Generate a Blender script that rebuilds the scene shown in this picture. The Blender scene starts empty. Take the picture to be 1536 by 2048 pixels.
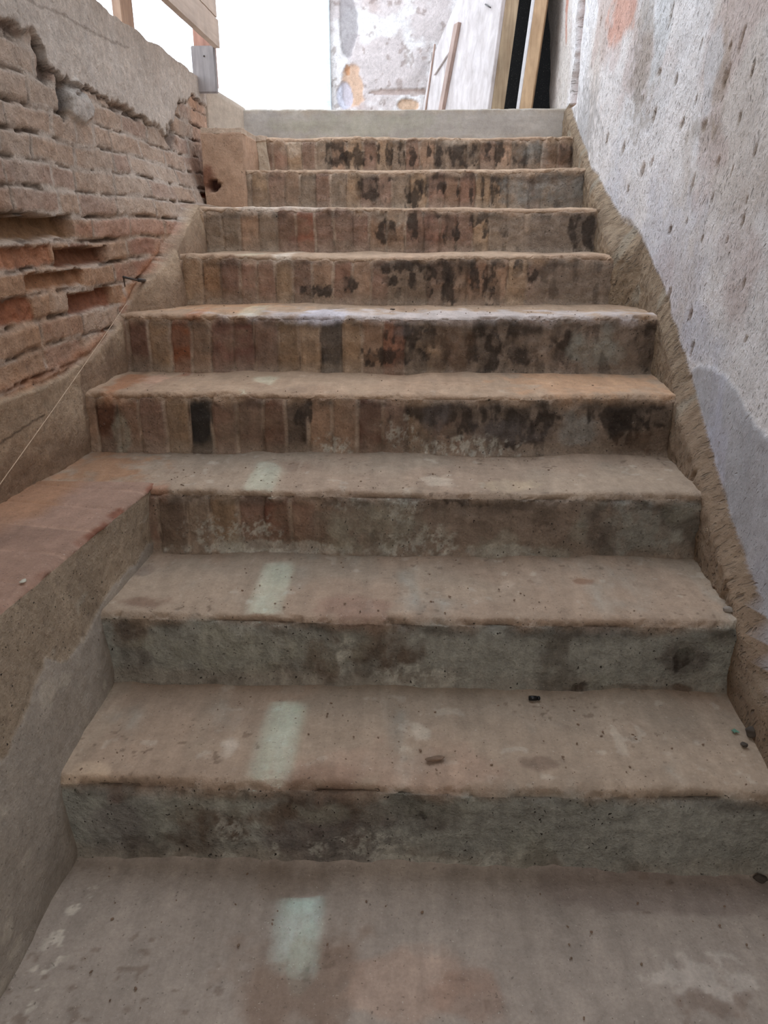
import bpy, bmesh, math, random
import numpy as np
from mathutils import Vector, Matrix

# ------------------------------------------------------------------ camera
F, HZ, VPX, EYE = 1500.0, 450.0, 820.0, 1.117
pitch = math.atan((1024 - HZ) / F)
yaw = math.atan((VPX - 768) / F * math.cos(pitch))
FW = np.array([-math.sin(yaw) * math.cos(pitch), math.cos(yaw) * math.cos(pitch), -math.sin(pitch)])
RT = np.array([math.cos(yaw), math.sin(yaw), 0.0])
UP = np.cross(RT, FW)
CAM = np.array([0.0, 0.0, EYE])
sc = bpy.context.scene
cd = bpy.data.cameras.new('camera')
cam = bpy.data.objects.new('camera', cd)
sc.collection.objects.link(cam)
cd.sensor_fit = 'VERTICAL'
cd.sensor_height = 36.0
cd.lens = F / 2048 * 36.0
cd.clip_start = 0.02
cam.matrix_world = Matrix(((RT[0], UP[0], -FW[0], CAM[0]), (RT[1], UP[1], -FW[1], CAM[1]),
                           (RT[2], UP[2], -FW[2], CAM[2]), (0, 0, 0, 1)))
sc.camera = cam

# ------------------------------------------------------------------ light
sc.view_settings.view_transform = 'Standard'
sc.view_settings.look = 'None'
sc.view_settings.gamma = 1.0
sc.view_settings.exposure = 0.0
world = bpy.data.worlds.new('bright hazy sky')
sc.world = world
world.use_nodes = True
bg = world.node_tree.nodes['Background']
bg.inputs[0].default_value = (0.88, 0.96, 1.08, 1)
bg.inputs[1].default_value = 2.7

def area(name, loc, aim, sx, sy, energy, col, spread=math.pi, roll=None):
    l = bpy.data.lights.new(name, 'AREA')
    l.shape = 'RECTANGLE'
    l.size, l.size_y, l.energy, l.color, l.spread = sx, sy, energy, col, spread
    o = bpy.data.objects.new(name, l)
    sc.collection.objects.link(o)
    z = -Vector(aim).normalized()
    yv = Vector(roll) if roll else Vector((0, 1, 0))
    x = yv.cross(z).normalized()
    y = z.cross(x)
    o.matrix_world = Matrix(((x.x, y.x, z.x, loc[0]), (x.y, y.y, z.y, loc[1]), (x.z, y.z, z.z, loc[2]), (0, 0, 0, 1)))
    return o
# daylight falling through the long slit between the boards over the left parapet
area('slit_daylight', (-0.18 - 0.39 * 3.2, 3.39, 3.2), (0.0645, -0.09, -0.165), 0.068, 1.41, 0.17, (0.42, 0.84, 0.95), math.radians(0.5))
# fill lamp added behind the viewer to lift the risers
area('rear_fill', (0.0, -1.35, 1.9), (0, 1, -0.35), 1.4, 1.2, 24.0, (1.0, 0.97, 0.96))

# ------------------------------------------------------------------ pixel helpers (place things on real planes)
def ray(x, y): return FW + RT * (x - 768) / F + UP * (1024 - y) / F
def atY(x, y, Y): r = ray(x, y); return CAM + r * (Y / r[1])
def atZ(x, y, Z): r = ray(x, y); return CAM + r * ((Z - EYE) / r[2])
def atX(x, y, X): r = ray(x, y); return CAM + r * (X / r[0])
def onplane(x, y, p0, n):
    r = ray(x, y); return CAM + r * (np.dot(np.array(p0) - CAM, n) / np.dot(r, n))

# ------------------------------------------------------------------ numpy noise
def _tab(seed): return np.random.RandomState(seed).rand(256, 256)
_tabs = {}
def vnoise(u, v, seed=0):
    if seed not in _tabs: _tabs[seed] = _tab(seed)
    T = _tabs[seed]
    iu = np.floor(u).astype(int); iv = np.floor(v).astype(int)
    fu = u - iu; fv = v - iv
    fu = fu * fu * (3 - 2 * fu); fv = fv * fv * (3 - 2 * fv)
    a = T[iu & 255, iv & 255]; b = T[(iu + 1) & 255, iv & 255]
    c = T[iu & 255, (iv + 1) & 255]; d = T[(iu + 1) & 255, (iv + 1) & 255]
    return (a * (1 - fu) + b * fu) * (1 - fv) + (c * (1 - fu) + d * fu) * fv
def fbm(u, v, octv=4, seed=0, gain=0.5):
    s = 0; a = 1; t = 0
    for i in range(octv):
        s = s + a * vnoise(u * 2 ** i + 17.3 * i, v * 2 ** i + 9.1 * i, seed + i)
        t += a; a *= gain
    return s / t          # 0..1, mean .5
def sstep(a, b, x):
    t = np.clip((x - a) / (b - a), 0, 1); return t * t * (3 - 2 * t)
def lin(c):
    c = np.array(c, float) / 255.0
    return np.where(c <= 0.04045, c / 12.92, ((c + 0.055) / 1.055) ** 2.4)
def mixc(col, c, m):
    c = lin(c) if not isinstance(c, np.ndarray) else c
    return col * (1 - m[..., None]) + c * m[..., None]
def blob(u, v, cu, cv, ru, rv, seed=3, fr=40., amp=0.9, soft=0.12, fv=None):
    """irregular patch: 1 inside, 0 outside"""
    d = np.sqrt(((u - cu) / ru) ** 2 + ((v - cv) / rv) ** 2)
    n = fbm(u * fr + cu * 31, v * (fv or fr) + cv * 17, 4, seed) - 0.5
    return 1 - sstep(1 - soft, 1 + soft, d + n * amp * 1.6)
def pnoise(x, pts):
    xs = [p[0] for p in pts]; ys = [p[1] for p in pts]
    return np.interp(x, xs, ys)

# ------------------------------------------------------------------ materials
class NT:
    def __init__(s, name):
        s.m = bpy.data.materials.new(name); s.m.use_nodes = True
        s.t = s.m.node_tree; s.b = s.t.nodes['Principled BSDF']
    def n(s, ty, **kw):
        o = s.t.nodes.new(ty)
        for k, v in kw.items():
            if k.startswith('i_'):
                key = k[2:]
                key = int(key) if key.isdigit() else key
                o.inputs[key].default_value = v
            else: setattr(o, k, v)
        return o
    def l(s, a, b): s.t.links.new(a, b)
    def math(s, op, a, b=None, clamp=False):
        o = s.n('ShaderNodeMath', operation=op, use_clamp=clamp)
        for i, x in enumerate((a, b)):
            if x is None: continue
            if isinstance(x, (int, float)): o.inputs[i].default_value = x
            else: s.l(x, o.inputs[i])
        return o.outputs[0]
    def maprange(s, v, a, b, c, d):
        o = s.n('ShaderNodeMapRange', clamp=True)
        s.l(v, o.inputs[0])
        for i, x in enumerate((a, b, c, d)): o.inputs[i + 1].default_value = x
        return o.outputs[0]
    def noise(s, vec, scale, detail=5, rough=.55, dist=0):
        o = s.n('ShaderNodeTexNoise'); o.inputs['Scale'].default_value = scale
        o.inputs['Detail'].default_value = detail; o.inputs['Roughness'].default_value = rough
        o.inputs['Distortion'].default_value = dist
        s.l(vec, o.inputs['Vector']); return o.outputs['Fac']
    def mix(s, fac, a, b, mode='MIX'):
        o = s.n('ShaderNodeMix', data_type='RGBA', blend_type=mode)
        for sock, x in ((0, fac), (6, a), (7, b)):
            if isinstance(x, (int, float)): o.inputs[sock].default_value = x
            elif isinstance(x, (tuple, list)): o.inputs[sock].default_value = (*x[:3], 1)
            else: s.l(x, o.inputs[sock])
        return o.outputs[2]

def masonry(name, var=0.22, bump=1.0, streak=None, pits=False, grit=0.5, light=0.5):
    N = NT(name)
    tc = N.n('ShaderNodeTexCoord').outputs['Object']
    col = N.n('ShaderNodeAttribute', attribute_name='Col').outputs['Color']
    rg = N.n('ShaderNodeAttribute', attribute_name='rgh').outputs['Fac']
    a = N.noise(tc, 38, 8, .62)
    b = N.noise(tc, 170, 5, .65)
    c = N.noise(tc, 9, 4, .55)
    f = N.maprange(a, .3, .7, 1 - var, 1 + var)
    f2 = N.maprange(b, .3, .7, 1 - var * .8, 1 + var * .8)
    f3 = N.maprange(c, .3, .7, 1 - var * .5, 1 + var * .5)
    f = N.math('MULTIPLY', N.math('MULTIPLY', f, f2), f3)
    if streak:
        mp = N.n('ShaderNodeMapping'); mp.inputs['Scale'].default_value = streak
        N.l(tc, mp.inputs[0])
        st = N.noise(mp.outputs[0], 1.0, 5, .6)
        f = N.math('MULTIPLY', f, N.maprange(st, .3, .7, .86, 1.12))
    sc_ = N.n('ShaderNodeVectorMath', operation='SCALE'); N.l(col, sc_.inputs[0]); N.l(f, sc_.inputs['Scale'])
    cc = sc_.outputs[0]
    # dark grains and pale grains
    g1 = N.maprange(N.noise(tc, 150, 3, .5), .66, .72, 0, grit)
    g1 = N.math('MULTIPLY', g1, rg, True)
    cc = N.mix(g1, cc, (.035, .028, .022))
    g2 = N.maprange(N.noise(tc, 230, 2, .5), .69, .74, 0, light)
    cc = N.mix(g2, cc, (.62, .55, .47))
    h = N.math('MULTIPLY', N.math('ADD', N.math('MULTIPLY', a, 1.0), N.math('MULTIPLY', b, .30)), 1.0)
    if pits:
        # stretched pick marks, leaning, of two sizes
        mp = N.n('ShaderNodeMapping'); mp.inputs['Rotation'].default_value = (math.radians(-26), 0, 0)
        N.l(tc, mp.inputs[0])
        wob = N.n('ShaderNodeTexNoise'); wob.inputs['Scale'].default_value = 14; N.l(mp.outputs[0], wob.inputs['Vector'])
        wv = N.n('ShaderNodeVectorMath', operation='SCALE'); N.l(wob.outputs['Color'], wv.inputs[0]); wv.inputs['Scale'].default_value = .05
        ad = N.n('ShaderNodeVectorMath', operation='ADD'); N.l(mp.outputs[0], ad.inputs[0]); N.l(wv.outputs[0], ad.inputs[1])
        tot = None
        for sy, sz, th, r, st in ((70, 20, .74, .17, .95), (125, 36, .55, .21, .85), (230, 80, .45, .26, .7)):
            m2 = N.n('ShaderNodeMapping'); m2.inputs['Scale'].default_value = (0.01, sy, sz); N.l(ad.outputs[0], m2.inputs[0])
            vo = N.n('ShaderNodeTexVoronoi'); vo.inputs['Scale'].default_value = 1; N.l(m2.outputs[0], vo.inputs['Vector'])
            sep = N.n('ShaderNodeSeparateColor'); N.l(vo.outputs['Color'], sep.inputs[0])
            dens = N.maprange(N.noise(tc, 3.1, 3, .5), .35, .65, .12, -.08)
            sel = N.maprange(N.math('SUBTRACT', sep.outputs[0], dens), th, th + .1, 0, 1)
            pm = N.math('MULTIPLY', N.maprange(vo.outputs['Distance'], r * .4, r * 1.2, st, 0), sel)
            tot = pm if tot is None else N.math('MAXIMUM', tot, pm)
        tot = N.math('MULTIPLY', tot, rg, True)
        cc = N.mix(N.math('MULTIPLY', tot, .55), cc, (.22, .17, .13))
        h = N.math('SUBTRACT', h, N.math('MULTIPLY', tot, 1.3))
    bp = N.n('ShaderNodeBump'); bp.inputs['Strength'].default_value = 1.0
    N.l(h, bp.inputs['Height'])
    N.l(N.math('MULTIPLY', rg, .011 * bump), bp.inputs['Distance'])
    N.l(cc, N.b.inputs['Base Color']); N.l(bp.outputs[0], N.b.inputs['Normal'])
    N.b.inputs['Roughness'].default_value = .93
    N.b.inputs['Specular IOR Level'].default_value = .25
    return N.m

def wood(name, base, dark, vec_scale=(2, 30, 30), var=.2, rough=.7):
    N = NT(name)
    tc = N.n('ShaderNodeTexCoord').outputs['Object']
    mp = N.n('ShaderNodeMapping'); mp.inputs['Scale'].default_value = vec_scale; N.l(tc, mp.inputs[0])
    a = N.noise(mp.outputs[0], 1.5, 6, .6, .4)
    b = N.noise(tc, 6, 4)
    c = N.mix(N.maprange(a, .35, .68, 0, 1), tuple(lin(base)), tuple(lin(dark)))
    sc_ = N.n('ShaderNodeVectorMath', operation='SCALE'); N.l(c, sc_.inputs[0])
    N.l(N.maprange(b, .3, .7, 1 - var, 1 + var), sc_.inputs['Scale'])
    N.l(sc_.outputs[0], N.b.inputs['Base Color'])
    bp = N.n('ShaderNodeBump'); bp.inputs['Strength'].default_value = .6; bp.inputs['Distance'].default_value = .002
    N.l(a, bp.inputs['Height']); N.l(bp.outputs[0], N.b.inputs['Normal'])
    N.b.inputs['Roughness'].default_value = rough
    return N.m
def plain(name, c, rough=.6, var=.15, scale=60):
    N = NT(name)
    tc = N.n('ShaderNodeTexCoord').outputs['Object']
    a = N.noise(tc, scale, 4)
    k = lin(c)
    N.l(N.mix(N.maprange(a, .3, .7, 0, 1), tuple(k * (1 - var)), tuple(np.minimum(k * (1 + var), 1))), N.b.inputs['Base Color'])
    N.b.inputs['Roughness'].default_value = rough
    return N.m

M_STEP = masonry('dusty tread', .12, .55, (26, 3.5, 26), grit=.75, light=.5)
M_RISER = masonry('worn brick and render', .22, .9, (30, 30, 5), grit=.7, light=.25)
M_LEFT = masonry('old brickwork', .20, 1.5, None, grit=.6, light=.2)
M_RIGHT = masonry('hacked plaster', .12, 1.1, None, pits=True, grit=.3, light=.2)
M_CEM = masonry('cement render', .14, .8, None, grit=.8, light=.35)
M_SMOOTH = masonry('smooth concrete', .10, .35, (6, 6, 22), grit=.2, light=.1)

# ------------------------------------------------------------------ object helpers
def link(o, parent=None):
    sc.collection.objects.link(o)
    if parent is not None:
        o.parent = parent
    return o
def tag(o, label=None, cat=None, group=None, kind=None):
    if label: o['label'] = label
    if cat: o['category'] = cat
    if group: o['group'] = group
    if kind: o['kind'] = kind
    return o
def empty(name, loc=(0, 0, 0)):
    o = bpy.data.objects.new(name, None); o.empty_display_size = .1; o.location = loc
    sc.collection.objects.link(o); return o
def grid(name, P, col, rgh, mat, parent=None, flip=False, origin=None):
    """P [nu,nv,3] -> one smooth mesh"""
    nu, nv = P.shape[:2]
    org = np.array(origin) if origin is not None else np.zeros(3)
    me = bpy.data.meshes.new(name)
    me.vertices.add(nu * nv)
    me.vertices.foreach_set('co', (P - org).reshape(-1).astype(np.float32))
    i = np.arange(nu - 1)[:, None] * nv + np.arange(nv - 1)[None, :]
    q = np.stack([i, i + nv, i + nv + 1, i + 1], -1).reshape(-1, 4)
    if flip: q = q[:, ::-1]
    nf = len(q)
    me.loops.add(nf * 4); me.polygons.add(nf)
    me.loops.foreach_set('vertex_index', q.reshape(-1).astype(np.int32))
    me.polygons.foreach_set('loop_start', (np.arange(nf) * 4).astype(np.int32))
    me.polygons.foreach_set('use_smooth', np.ones(nf, bool))
    me.update(calc_edges=True)
    ca = me.color_attributes.new('Col', 'FLOAT_COLOR', 'POINT')
    c4 = np.ones((nu * nv, 4), np.float32); c4[:, :3] = np.clip(col, 0, 1).reshape(-1, 3)
    ca.data.foreach_set('color', c4.reshape(-1))
    ra = me.attributes.new('rgh', 'FLOAT', 'POINT')
    ra.data.foreach_set('value', np.broadcast_to(rgh, (nu, nv)).reshape(-1).astype(np.float32))
    me.materials.append(mat)
    o = bpy.data.objects.new(name, me)
    link(o, parent)
    if origin is not None: o.location = org if parent is None else org - np.array(parent.location)
    elif parent is not None: o.location = -np.array(parent.location)
    return o
def bmobj(name, bm, mat, parent=None, smooth=False):
    me = bpy.data.meshes.new(name); bm.to_mesh(me); bm.free()
    me.materials.append(mat)
    if smooth:
        for p in me.polygons: p.use_smooth = True
    o = bpy.data.objects.new(name, me); link(o, parent)
    if parent is not None: o.location = -Vector(parent.location)
    return o
def box_bm(lo, hi, bev=.004, bm=None):
    bm = bm or bmesh.new()
    r = bmesh.ops.create_cube(bm, size=1)
    for v in r['verts']:
        v.co = Vector([lo[i] + (v.co[i] + .5) * (hi[i] - lo[i]) for i in range(3)])
    if bev:
        es = list({e for v in r['verts'] for e in v.link_edges})
        bmesh.ops.bevel(bm, geom=es, offset=bev, segments=2, affect='EDGES')
    return bm
def seed_attr(o, c, r=1.0):
    me = o.data; n = len(me.vertices)
    ca = me.color_attributes.new('Col', 'FLOAT_COLOR', 'POINT')
    c4 = np.ones((n, 4), np.float32); c4[:, :3] = lin(c); ca.data.foreach_set('color', c4.reshape(-1))
    ra = me.attributes.new('rgh', 'FLOAT', 'POINT'); ra.data.foreach_set('value', np.full(n, r, np.float32))

# ------------------------------------------------------------------ stair layout (metres)
TR = [.324, .335, .335, .337, .341, .337, .337, .337, .337]
RS = [.175, .164, .165, .171, .179, .165, .161, .155, .154, .156]
YK = 1.078 + np.r_[0, np.cumsum(TR)]
ZK = np.cumsum(RS)
ZB = np.r_[0, ZK[:-1]]
LX = [-.63, -.635, -.645, -.90, -.90, -.79, -.79, -.683, -.64, -.813]
RX = [.676, .697, .721, .737, .770, .685, .708, .719, .729, .74]

# colours (of the materials themselves)
DUST = (168, 149, 129); TREADG = (148, 136, 121); SAND = (190, 152, 118)
BR = [(158, 130, 108), (148, 118, 100), (144, 126, 108), (136, 110, 94), (164, 138, 112), (142, 114, 98)]
CEMG = (162, 161, 150); CEMB = (148, 132, 117); GRIME = (62, 54, 48); EFF = (205, 202, 188); ORANGE = (168, 108, 78)

# per riser: brick span in px, special bricks, stains (kind, x0, x1, y0, y1)
RIS = {
 0: dict(br=None, base=CEMG, st=[('cement', 930, 1560, 1570, 1740), ('brown', 480, 760, 1580, 1700), ('brown', 330, 480, 1600, 1700), ('mauve', 540, 760, 1640, 1725),
      ('mauve', 160, 300, 1610, 1700), ('rough', 795, 940, 1585, 1670), ('brown', 560, 600, 1600, 1640), ('grime', 820, 850, 1600, 1640), ('rough', 120, 150, 1600, 1720),
      ('red', 212, 255, 1578, 1606), ('eff', 615, 650, 1682, 1706), ('eff', 690, 810, 1672, 1712), ('eff', 780, 965, 1712, 1728), ('eff', 430, 475, 1620, 1700), ('eff', 540, 560, 1680, 1710),
      ('eff', 960, 1010, 1700, 1730), ('pale', 600, 700, 1610, 1650)]),
 1: dict(br=None, base=CEMG, st=[('cement', 820, 1480, 1235, 1375), ('brown', 690, 840, 1240, 1335), ('brown', 230, 300, 1235, 1300), ('brown', 610, 670, 1300, 1360), ('pale', 300, 620, 1265, 1350),
      ('eff', 672, 700, 1262, 1335), ('eff', 765, 880, 1335, 1366), ('eff', 870, 890, 1345, 1362), ('rough', 1330, 1398, 1288, 1345), ('grime', 1345, 1380, 1300, 1335), ('brown', 590, 720, 1222, 1252), ('grime', 700, 830, 1236, 1252),
      ('rough', 235, 262, 1225, 1300), ('brown', 1180, 1440, 1368, 1384), ('grime', 1150, 1200, 1360, 1375), ('rough', 240, 300, 1295, 1350)]),
 2: dict(br=(310, 690), base=CEMB, sp={350: (112, 88, 74), 575: (122, 84, 68), 325: (110, 92, 78)}, st=[('cemb', 800, 1400, 985, 1100), ('cement', 1200, 1390, 1000, 1110), ('pale', 640, 825, 1000, 1095),
      ('eff', 668, 720, 985, 1020), ('eff', 780, 826, 995, 1040), ('eff', 385, 460, 1045, 1078), ('eff', 470, 540, 1040, 1076), ('eff', 520, 545, 1042, 1070), ('eff', 740, 830, 1075, 1102), ('eff', 840, 900, 1060, 1105),
      ('eff', 930, 1060, 1092, 1108), ('eff', 450, 600, 1098, 1108), ('eff', 400, 700, 1085, 1104), ('rough', 1165, 1215, 1000, 1100), ('grime', 900, 1000, 985, 1010), ('grime', 1040, 1110, 986, 1000)]),
 3: dict(br=(180, 860), base=CEMB, sp={385: (58, 54, 50), 610: (80, 66, 56), 232: (112, 88, 72), 265: (140, 110, 90), 530: (116, 82, 64), 720: (112, 80, 66), 196: (104, 74, 58)},
      st=[('grime', 815, 945, 790, 868), ('grime', 950, 1090, 798, 892), ('mauve', 850, 890, 810, 860), ('mauve', 960, 1080, 835, 885), ('grime', 588, 622, 800, 855), ('eff', 775, 832, 846, 892), ('eff', 870, 1010, 880, 912),
          ('patch', 1122, 1192, 840, 886), ('patch', 1128, 1150, 822, 845), ('grime', 1200, 1330, 800, 860), ('grime', 1225, 1270, 815, 880), ('pale', 225, 262, 830, 905), ('brown', 1230, 1350, 860, 905), ('eff', 640, 690, 880, 905)]),
 4: dict(br=(248, 900), base=CEMB, sp={372: (142, 92, 66), 568: (104, 64, 54), 667: (78, 72, 66), 270: (120, 92, 78), 430: (134, 100, 86), 495: (124, 88, 76), 596: (146, 120, 94), 780: (148, 108, 88)},
      st=[('grime', 778, 838, 645, 690), ('grime', 735, 845, 700, 728), ('grime', 848, 876, 645, 695), ('grime', 940, 995, 645, 735), ('grime', 1010, 1072, 645, 732), ('grime', 1098, 1165, 655, 735), ('grime', 1285, 1315, 640, 740),
          ('mauve', 790, 830, 655, 675), ('cemb', 1070, 1310, 650, 745), ('brown', 870, 945, 660, 740), ('grime', 1110, 1150, 670, 720), ('cement', 1150, 1240, 665, 730)]),
 5: dict(br=(372, 1120), base=CEMB, sp={432: (160, 128, 100), 700: (140, 108, 90), 965: (158, 122, 98)}, st=[('grime', 760, 850, 510, 540), ('grime', 852, 915, 520, 568), ('grime', 942, 957, 518, 585), ('grime', 970, 992, 515, 598),
          ('grime', 885, 915, 556, 598), ('grime', 770, 798, 552, 572), ('grime', 816, 832, 550, 580), ('grime', 852, 864, 565, 590), ('grime', 602, 668, 572, 590), ('grime', 690, 712, 555, 580), ('grime', 1028, 1042, 520, 552), ('grime', 790, 805, 575, 596), ('grime', 990, 1010, 520, 540),
          ('cemb', 1080, 1218, 512, 598), ('grime', 1060, 1076, 540, 566)]),
 6: dict(br=(408, 1030), base=CEMB, sp={598: (146, 100, 80), 570: (136, 98, 82), 860: (146, 112, 96), 890: (144, 110, 94)}, st=[('dust', 745, 838, 412, 450), ('grime', 752, 792, 450, 488), ('grime', 818, 836, 428, 478), ('grime', 942, 978, 415, 447), ('grime', 966, 976, 440, 475),
          ('grime', 908, 918, 450, 488), ('grime', 885, 895, 455, 485), ('grime', 1000, 1015, 450, 475), ('cemb', 1010, 1195, 418, 500), ('grime', 1150, 1195, 430, 500), ('grime', 860, 890, 418, 432)]),
 7: dict(br=(495, 1060), base=CEMB, sp={900: (146, 118, 98), 920: (148, 116, 98)}, st=[('grime', 718, 770, 358, 402), ('grime', 770, 793, 345, 362), ('grime', 808, 840, 362, 404), ('grime', 844, 884, 350, 390), ('grime', 984, 998, 345, 402), ('grime', 1006, 1016, 350, 390),
          ('grime', 940, 946, 350, 400), ('grime', 963, 968, 350, 395), ('grime', 912, 917, 370, 400), ('patch', 1015, 1168, 352, 405), ('brown', 1030, 1100, 342, 366), ('grime', 720, 735, 340, 360)]),
 8: dict(br=(540, 1148), base=(150, 128, 108), sp={}, st=[('grime', 652, 686, 280, 332), ('grime', 688, 732, 298, 334), ('grime', 772, 784, 285, 330), ('grime', 796, 808, 288, 325), ('grime', 820, 832, 295, 334), ('grime', 852, 860, 290, 322), ('grime', 870, 882, 285, 335),
          ('grime', 895, 945, 285, 332), ('grime', 946, 957, 275, 322), ('grime', 968, 980, 275, 322), ('grime', 992, 1006, 275, 324), ('grime', 1022, 1052, 278, 326), ('grime', 755, 760, 285, 320), ('grime', 1120, 1150, 285, 330), ('dust', 870, 960, 272, 290), ('patch', 1050, 1095, 285, 325), ('dust', 560, 610, 272, 308), ('brown', 1095, 1148, 290, 335)]),
 9: dict(br=None, base=(172, 166, 158), st=[('pale', 560, 640, 240, 262), ('pale', 600, 880, 225, 270)]),
}
KIND = dict(grime=(GRIME, .86), eff=(EFF, .62), cement=(CEMG, .85), cemb=(CEMB, .8), brown=((104, 84, 68), .8), mauve=((120, 112, 108), .6), pale=((166, 164, 146), .55),
            patch=((146, 142, 134), .85), red=((124, 74, 56), .7), rough=((104, 96, 88), .75), dust=((186, 168, 148), .85), orange=(ORANGE, .7))

stair = empty('staircase', (0.05, 1.078, 0))
tag(stair, 'long straight flight of worn brick and cement steps climbing between the two masonry walls', 'staircase')

def make_step(k):
    rs = np.random.RandomState(100 + k)
    y0, z1, z0 = YK[k], ZK[k], ZB[k]
    near = k < 4
    dx = .0031 if near else .0045
    xl, xr = LX[k] - (.05 if k not in (3, 4) else .06), RX[k] + .07
    if k == 2: xl = -.97
    if k in (5, 6): xl = -.93
    if k == 9: xl = -.90
    xs = np.arange(xl, xr, dx)
    # profile: riser, rounded nose, tread
    r = (.022 if k < 3 else .018) if k < 9 else .012
    depth = (YK[k + 1] - y0 + .03) if k < 9 else .27
    zs = np.arange(z0 - .012, z1 - r, .0031 if near else .0045)
    prof = [(0, z, -1, 0) for z in zs]
    nr = len(prof)
    for a in np.linspace(0, math.pi / 2, 11):
        prof.append((r - r * math.cos(a), z1 - r + r * math.sin(a), -math.cos(a), math.sin(a)))
    nn = len(prof)
    step = .0045 if near else .009
    prof += [(y, z1, 0, 1) for y in np.arange(r + step, depth if k < 9 else .25, step)]
    prof = np.array(prof)
    s = np.cumsum(np.r_[0, np.hypot(np.diff(prof[:, 0]), np.diff(prof[:, 1]))])
    X = np.repeat(xs[:, None], len(prof), 1)
    Yl = np.repeat(prof[None, :, 0], len(xs), 0); Z = np.repeat(prof[None, :, 1], len(xs), 0)
    NY = prof[None, :, 2]; NZ = prof[None, :, 3]
    S = np.repeat(s[None, :], len(xs), 0)
    hz = Z - z0; top = z1 - Z
    # how much each point belongs to the nose
    arc = s[nr]
    nose = np.exp(-((S - arc - .012) / .016) ** 2)
    isr = sstep(.012, .004, S - arc)        # riser mask
    # bricks on the riser
    xb = [xl]
    while xb[-1] < xr + .1: xb.append(xb[-1] + .061 + rs.rand() * .014)
    xb = np.array(xb)
    Xw = X + (fbm(X * 20, Z * 14, 3, 7 + k) - .5) * .010 + (Z - z0) * (rs.rand() - .5) * .03
    bi = np.clip(np.searchsorted(xb, Xw) - 1, 0, len(xb) - 2)
    dl = np.minimum(Xw - xb[bi], xb[bi + 1] - Xw)
    joint = 1 - sstep(.003, .0075, dl)
    info = RIS[k]
    if info['br']:
        a0 = atY(info['br'][0], 600, y0)[0] - .06; a1 = atY(info['br'][1], 600, y0)[0]
        bm_ = sstep(a0 - .03, a0, X) * (1 - sstep(a1 - .12, a1 + .12, X + (fbm(X * 14, Z * 14, 4, 60 + k) - .5) * .35))
    else:
        bm_ = np.zeros_like(X)
    bvis = bm_ * (.7 + .3 * sstep(.3, .5, fbm(X * 9, Z * 9, 3, 33 + k)))
    # ---- displacement along the profile normal
    smooth10 = .25 if k == 9 else 1.0
    d = (fbm(X * 6, S * 6, 3, 11 + k) - .5) * .016 * smooth10
    d += (fbm(X * 28, S * 28, 4, 21 + k) - .5) * .010 * isr * smooth10
    d += (fbm(X * 22, S * 22, 3, 41 + k) - .5) * .0045 * (1 - isr) * smooth10
    d -= bvis * joint * isr * .006
    d += bvis * isr * ((rs.rand(len(xb))[bi] - .5) * .008)
    # nose wear and chips
    ch = fbm(X * 11 + 5 * k, S * 11, 5, 51 + k)
    d -= nose * (sstep(.48, .72, ch) * .015 + sstep(.50, .72, fbm(X * 34, S * 34, 4, 55 + k)) * .009) * smooth10
    d -= nose * bvis * (1 - sstep(.004, .018, dl)) * .011
    d += nose * (fbm(X * 4, X * 0 + k, 2, 91) - .5) * .010 * smooth10
    # smear at the foot of the riser
    d += isr * .010 * np.exp(-np.clip(hz, 0, 1) / .010)
    # wear of the tread
    tz = (1 - isr) * (-.005 * np.exp(-((X - .05) / .35) ** 2) * np.exp(-(Yl / .12)))
    P = np.stack([X, y0 + Yl + NY * d, Z + NZ * d + tz], -1)
    if k in (8, 7, 6, 5):   # irregular crest as seen against the next riser
        P[..., 2] += nose * (fbm(X * 5, X * 0, 3, 71 + k) - .5) * .012
    # ---- riser colour
    br = np.array([lin(BR[rs.randint(len(BR))]) * (.85 + .3 * rs.rand()) for _ in xb]) * (.95 if k < 5 else 1.15)
    if info['br']:
        for px, c in info.get('sp', {}).items():
            xw = atY(px, (HZ + 400) if k < 5 else 450, y0)[0]
            # exact: use the riser's own mid height
            P0 = CAM; zmid = (z0 + z1) / 2
            xw = atY(px, 1024 + F * np.dot(np.array([0, y0, zmid]) - CAM, -UP) / np.dot(np.array([0, y0, zmid]) - CAM, FW), y0)[0]
            br[np.clip(np.searchsorted(xb, xw) - 1, 0, len(xb) - 2)] = lin(c)
    brc = br[bi]
    base = lin(info['base']) * (0.82 + .36 * fbm(X * 7, Z * 5, 4, 81 + k))[..., None]
    col = base * (1 - bvis[..., None]) + brc * bvis[..., None]
    # thin lime joints, partly smeared
    jm = bvis * joint * sstep(.38, .55, fbm(X * 25, Z * 8, 3, 86 + k)) * .8
    col = mixc(col, (186, 166, 146), jm)
    jd = bvis * (1 - sstep(.001, .004, dl)) * sstep(.55, .5, fbm(X * 25, Z * 8, 3, 86 + k))
    col = mixc(col, (84, 68, 56), jd * .6)
    # thin render smeared over the brick faces
    sm = bvis * sstep(.5, .66, fbm(X * 6 + 3, Z * 9, 4, 88 + k)) * .6
    col = mixc(col, (140, 120, 102), sm)
    base_eff = (1 - sstep(.012, .05, hz + (fbm(X * 18, Z * 18, 3, 44 + k) - .5) * .05))
    col = mixc(col, (156, 140, 122), base_eff * .45 * isr)
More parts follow.
